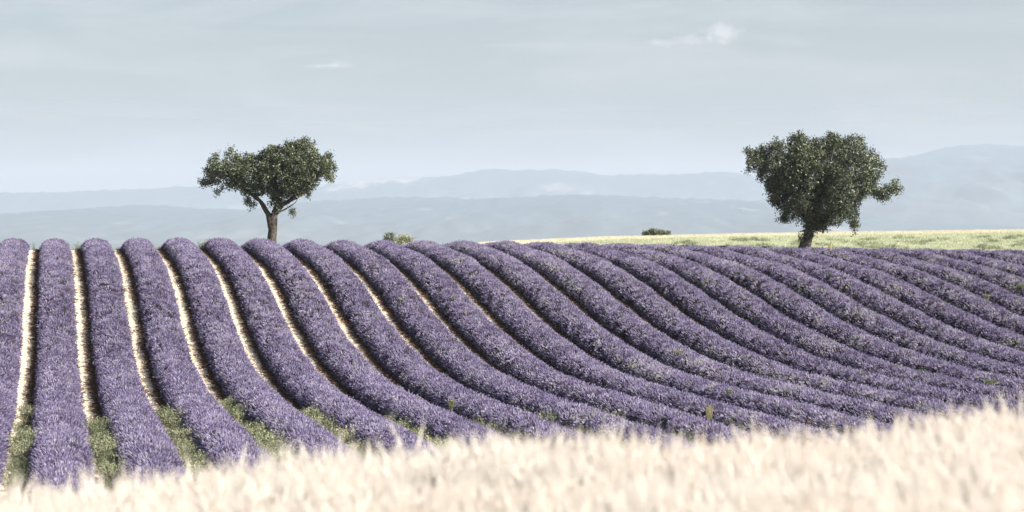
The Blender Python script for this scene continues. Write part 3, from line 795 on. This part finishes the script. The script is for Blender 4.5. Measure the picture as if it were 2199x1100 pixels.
zr = lambda L_: [(1560 + x / 3.6675, 260 + y / 3.6675) for x, y in L_]
outr = zr([(105, 400), (150, 385), (165, 340), (135, 300), (165, 285), (140, 250), (145, 215), (175, 208), (200, 225), (230, 225), (255, 235), (262, 190), (285, 190), (310, 215), (335, 215), (350, 165), (380, 155), (385, 130), (440, 125), (480, 140), (490, 115), (530, 105), (565, 85),
           (600, 90), (625, 130), (640, 160), (670, 150), (680, 115), (705, 140), (745, 150), (790, 125), (800, 90), (835, 90), (850, 115), (885, 115), (930, 140), (965, 120), (1010, 115), (1030, 145), (1050, 122), (1090, 125), (1100, 165), (1135, 180), (1135, 215), (1165, 240), (1185, 260), (1200, 300),
           (1255, 325), (1245, 400), (1215, 450), (1185, 480), (1170, 510), (1180, 535), (1225, 520), (1225, 480), (1250, 475), (1270, 515), (1300, 515), (1325, 458), (1350, 460), (1355, 505), (1382, 525), (1360, 580), (1320, 575), (1285, 590), (1275, 640), (1235, 640), (1205, 615), (1165, 605), (1150, 570),
           (1100, 590), (1075, 620), (1050, 650), (1045, 690), (1040, 740), (1015, 770), (1040, 790), (1035, 820), (995, 850), (985, 815), (940, 800), (890, 800), (850, 770), (830, 830), (790, 860), (730, 865), (700, 830), (620, 800), (560, 790), (480, 800), (435, 785), (440, 740), (400, 715), (370, 712), (390, 680), (355, 650),
           (325, 610), (318, 575), (340, 545), (295, 525), (290, 480), (250, 460), (240, 400), (200, 400), (165, 410)])
zq = lambda x, y, d, r_: (1560 + x / 3.6675, 260 + y / 3.6675, d, r_)
gr = float(ground((1733 - 1099.5) * 106 / FPX, 106.0))
tree('broad_tree', 'broad dense dark green tree with ivy-clad leaning trunk at the right end of the lavender', 106.0, 1730, gr - .1, outr,
     [('t', None, [zq(612, 1040, 0, .48), zq(618, 985, 0, .36), zq(640, 920, 0, .29), zq(655, 860, 0, .27), (1560 + 665 / 3.6675, 260 + 810 / 3.6675, 0, .26)]),
      ('a', ('t', 'end'), [zq(730, 760, -.1, .17), zq(800, 690, -.2, .15), zq(850, 650, -.2, .13), zq(930, 560, -.1, .10), zq(1000, 440, 0, .07), zq(1060, 320, .1, .045)]),
      ('b', ('t', 3), [zq(720, 830, .1, .15), zq(800, 770, .1, .13), zq(880, 720, .1, .11), zq(960, 680, .1, .08), zq(1000, 600, .1, .055)]),
      ('b2', ('b', 3), [zq(1000, 600, .2, .06), zq(1100, 548, .2, .045), zq(1230, 540, .2, .035), zq(1320, 515, .2, .022)]),
      ('c', ('t', 'end'), [zq(600, 720, -.1, .15), zq(540, 630, -.2, .12), zq(480, 540, -.2, .09), zq(400, 430, -.1, .065), zq(310, 340, .1, .045), zq(210, 290, .1, .03)]),
      ('d', ('t', 'end'), [zq(665, 700, .3, .15), zq(650, 560, .6, .11), zq(640, 420, .9, .08), zq(620, 280, 1., .05)]),
      ('e', ('t', 'end'), [zq(700, 690, -.5, .13), zq(740, 560, -.9, .10), zq(770, 430, -1.1, .07), zq(800, 290, -1.1, .045)]),
      ('f', ('c', 2), [zq(520, 460, -.8, .07), zq(500, 330, -1.1, .05), zq(480, 220, -1.1, .035)]),
      ('g', ('a', 3), [zq(880, 520, .8, .07), zq(900, 380, 1.1, .05), zq(900, 240, 1.2, .035)]),
      ('h', ('c', 1), [zq(520, 720, .2, .04), zq(450, 700, .3, .028), zq(410, 660, .3, .02)])],
     1.9, None, 3600, 9, 17, .09,
     ivy=[(1735, 480, 8, 6, 50), (1737, 495, 6, 6, 30), (1733, 510, 5, 5, 12), (1765, 488, 9, 4, 22), (1720, 515, 4, 4, 10), (1680, 470, 8, 3, 16), (1745, 462, 12, 8, 60), (1795, 478, 8, 4, 14), (1831, 487, 3, 6, 10)])

def bush(name, label, D, px, top_py, half_w, blobs, m, seed, per=9, leaf=.07):
    s = D / FPX; r = np.random.default_rng(seed)
    X_ = (px - 1099.5) * s; g = float(ground(X_, D)); e = empty(name, (X_, D, g)); tag(e, label, 'bush')
    C_ = []; st = MB()
    for (bx_, by_, rx, ry, n) in blobs:
        u3 = r.normal(0, 1, (n, 3)); u3 /= np.linalg.norm(u3, axis=1)[:, None]; u3 *= r.uniform(.55, 1.0, (n, 1))
        c = np.array([(bx_ - px) * s, 0, (480 - by_) * s - g]); P_ = c + u3 * np.array([rx * s, rx * s * .8, ry * s]); C_.append(P_)
        st.tube([Vector((c[0] * .3, 0, -.05)), Vector((c[0] * .6, 0, c[2] * .5)), Vector(c)], [.05, .035, .015], 5)
        for p in P_[:14]: st.tube([Vector((c[0] * .7, 0, c[2] * .7)), Vector(p)], [.015, .005], 3, cap=False)
    st.build('stems', bark_m, e)
    leaves(np.concatenate(C_), per, .05, leaf, seed, m, 'foliage', e)
bush('small_bush', 'small dark green bush peeking over the crest, left one of a pair', 125.0, 836, 498, 14, [(833, 509, 8, 10, 40), (842, 507, 6, 8, 26), (828, 513, 6, 7, 20), (836, 520, 14, 8, 50)], bushm, 5)
bush('small_bush', 'small pale yellow-green bush peeking over the crest, right one of a pair', 126.0, 866, 504, 20, [(858, 513, 9, 8, 36), (872, 511, 11, 7, 40), (882, 515, 7, 7, 24), (866, 521, 20, 8, 60)], ybushm, 6)
bush('low_bush', 'low flat dark bush on the far edge of the stubble', 205.0, 1410, 492, 33, [(1410, 499, 20, 7, 90), (1391, 501, 13, 5, 40), (1430, 501, 12, 5, 40), (1404, 497, 14, 5, 40), (1420, 505, 22, 5, 60), (1400, 505, 22, 5, 60)], bushm, 7, 12, .13)
# ---------------------------------------------------------------- power cables high above
wire_m = mat('cable', (.35, .36, .38), rough=.5)
def cable(D, pts, label, rad=.014):
    P = np.array(pts, float); cf = np.polyfit(P[:, 0], P[:, 1], 2)
    mb = MB(); L_ = []
    for px in np.linspace(-900, 3100, 70):
        py = np.polyval(cf, px); L_.append(((px - 1099.5) / FPX * D, D, (480 - py) / FPX * D))
    mb.tube(L_, [rad] * len(L_), 4)
    o = mb.build('power_cable', wire_m); tag(o, label, 'cable', 'overhead power cables crossing the sky')
cable(240.0, [(0, 207), (500, 228), (1000, 238), (1200, 239), (1600, 235), (2199, 214)], 'uppermost thin power cable sagging across the sky')
cable(243.0, [(0, 237), (500, 259), (1000, 271), (1200, 272), (1600, 268), (2199, 245)], 'middle thin power cable, just above the lowest one')
cable(246.0, [(0, 239), (500, 263), (1000, 274.5), (1200, 275.5), (1600, 271), (2199, 248)], 'lowest thin power cable sagging across the sky')

# ---------------------------------------------------------------- wheat in the foreground
ear_m = mat('wheat_ear', None, rough=.7, attr='tint', attr_cols=[(0, (.78, .63, .51)), (.35, (.86, .80, .725)), (1, (.89, .855, .80))], translucent=.5)
str_m = mat('wheat_straw', None, rough=.6, attr='tint', attr_cols=[(0, (.80, .66, .54)), (.35, (.86, .80, .725)), (1, (.89, .855, .80))], translucent=.45)
dark_m = mat('brown_ear', (.09, .055, .03), rough=.8)
def wheat_source(name, seed, n=9, dark=False):
    r = random.Random(seed); mb = MB()
    for i in range(n):
        x0_, y0_ = r.uniform(-.14, .14), r.uniform(-.14, .14); H_ = r.uniform(.66, .86); a = r.uniform(0, 2 * pi); ln = r.uniform(.01, .09)
        p0 = Vector((x0_, y0_, 0)); p1 = Vector((x0_ + cos(a) * ln * .3, y0_ + sin(a) * ln * .3, H_ * .6)); p2 = Vector((x0_ + cos(a) * ln, y0_ + sin(a) * ln, H_))
        mb.tube([p0, p1, p2], [.0024, .0022, .0018], 3, 0, cap=False)
        bend = r.uniform(.05, .9); d = Vector((cos(a) * bend, sin(a) * bend, 1)).normalized(); el_ = r.uniform(.06, .09)
        mid = p2 + d * el_ * .5; d2 = (d + Vector((cos(a) * .4 * bend, sin(a) * .4 * bend, -.2))).normalized(); tip = mid + d2 * el_ * .5
        mb.tube([p2, p2.lerp(mid, .5), mid, tip], [.003, .0085, .009, .003], 5, 2 if dark else 1, cap=False)
        for q in range(15):                                    # awns
            b = p2.lerp(tip, r.uniform(.1, 1)); dd_ = (d2 + Vector((r.gauss(0, .16), r.gauss(0, .16), r.gauss(.35, .2)))).normalized(); l = r.uniform(.08, .16)
            sdv = dd_.orthogonal().normalized() * .0013; sdv2 = dd_.cross(sdv)
            mb.face([b - sdv, b + sdv, b + dd_ * l], 1); mb.face([b - sdv2, b + sdv2, b + dd_ * l], 1)
        for q in range(1):                                     # dry leaves
            a2 = r.uniform(0, 2 * pi); b = p0.lerp(p1, r.uniform(.4, 1)); l = r.uniform(.12, .25)
            e1 = b + Vector((cos(a2) * l * .5, sin(a2) * l * .5, l * .5)); e2 = e1 + Vector((cos(a2) * l * .5, sin(a2) * l * .5, -l * .2)); sdv = Vector((-sin(a2), cos(a2), 0)) * .0035
            mb.face([b - sdv, b + sdv, e1 + sdv, e1 - sdv], 0); mb.face([e1 - sdv, e1 + sdv, e2], 0)
    return mb.build(name, [str_m, ear_m, dark_m], link=False)
WH = [wheat_source('wheat_%s' % 'abcdef'[i], 300 + i) for i in range(6)] + [wheat_source('wheat_dark', 399, 1, True)]
cnt = 7600
y = 7.0 + 8.6 * rng.random(cnt) ** .8; x = rng.uniform(-1, 1, cnt) * (.245 * y + 1.6)
edge = 15.1 + .5 * fbm(x * .8, 0 * x, 3); keep = y < edge; x, y = x[keep], y[keep]; cnt = len(x)
dd = np.stack([rng.normal(.03, .09, cnt), rng.normal(0, .08, cnt), np.ones(cnt)], 1); dd /= np.linalg.norm(dd, axis=1)[:, None]
ix = rng.integers(0, 6, cnt); ix = np.where(rng.random(cnt) < .05, 6, ix)
hs = 1.0 + .10 * fbm(x * .9, y * .6, 3) + rng.normal(0, .045, cnt)
tn = np.clip(.62 + .45 * fbm(x * 1.3, y * .9, 3) + rng.normal(0, .16, cnt), 0, 1)
o = scatter('wheat', np.stack([x, y, ground(x, y)], 1), rot_from_dirs(dd, rng.uniform(0, 6.28, cnt)), hs, tn, ix, WH)
tag(o, kind='stuff')
for nm, lb, ct in (('wheat', 'ripe pale cream wheat out of focus along the bottom of the photo', 'wheat'),
                   ('path_weeds', 'low green weeds at the near ends of the left-hand soil paths', 'weeds'),
                   ('path_stones', 'small pale stones and clods on the soil paths between rows', 'stones'),
                   ('dead_stem_shade', 'brown dead stems standing in for shade along the foot of the lavender rows', 'litter'),
                   ('meadow_herbs', 'pale green herbs and stubble on the strip behind the crest', 'grass')):
    tag(bpy.data.objects[nm], lb, ct)
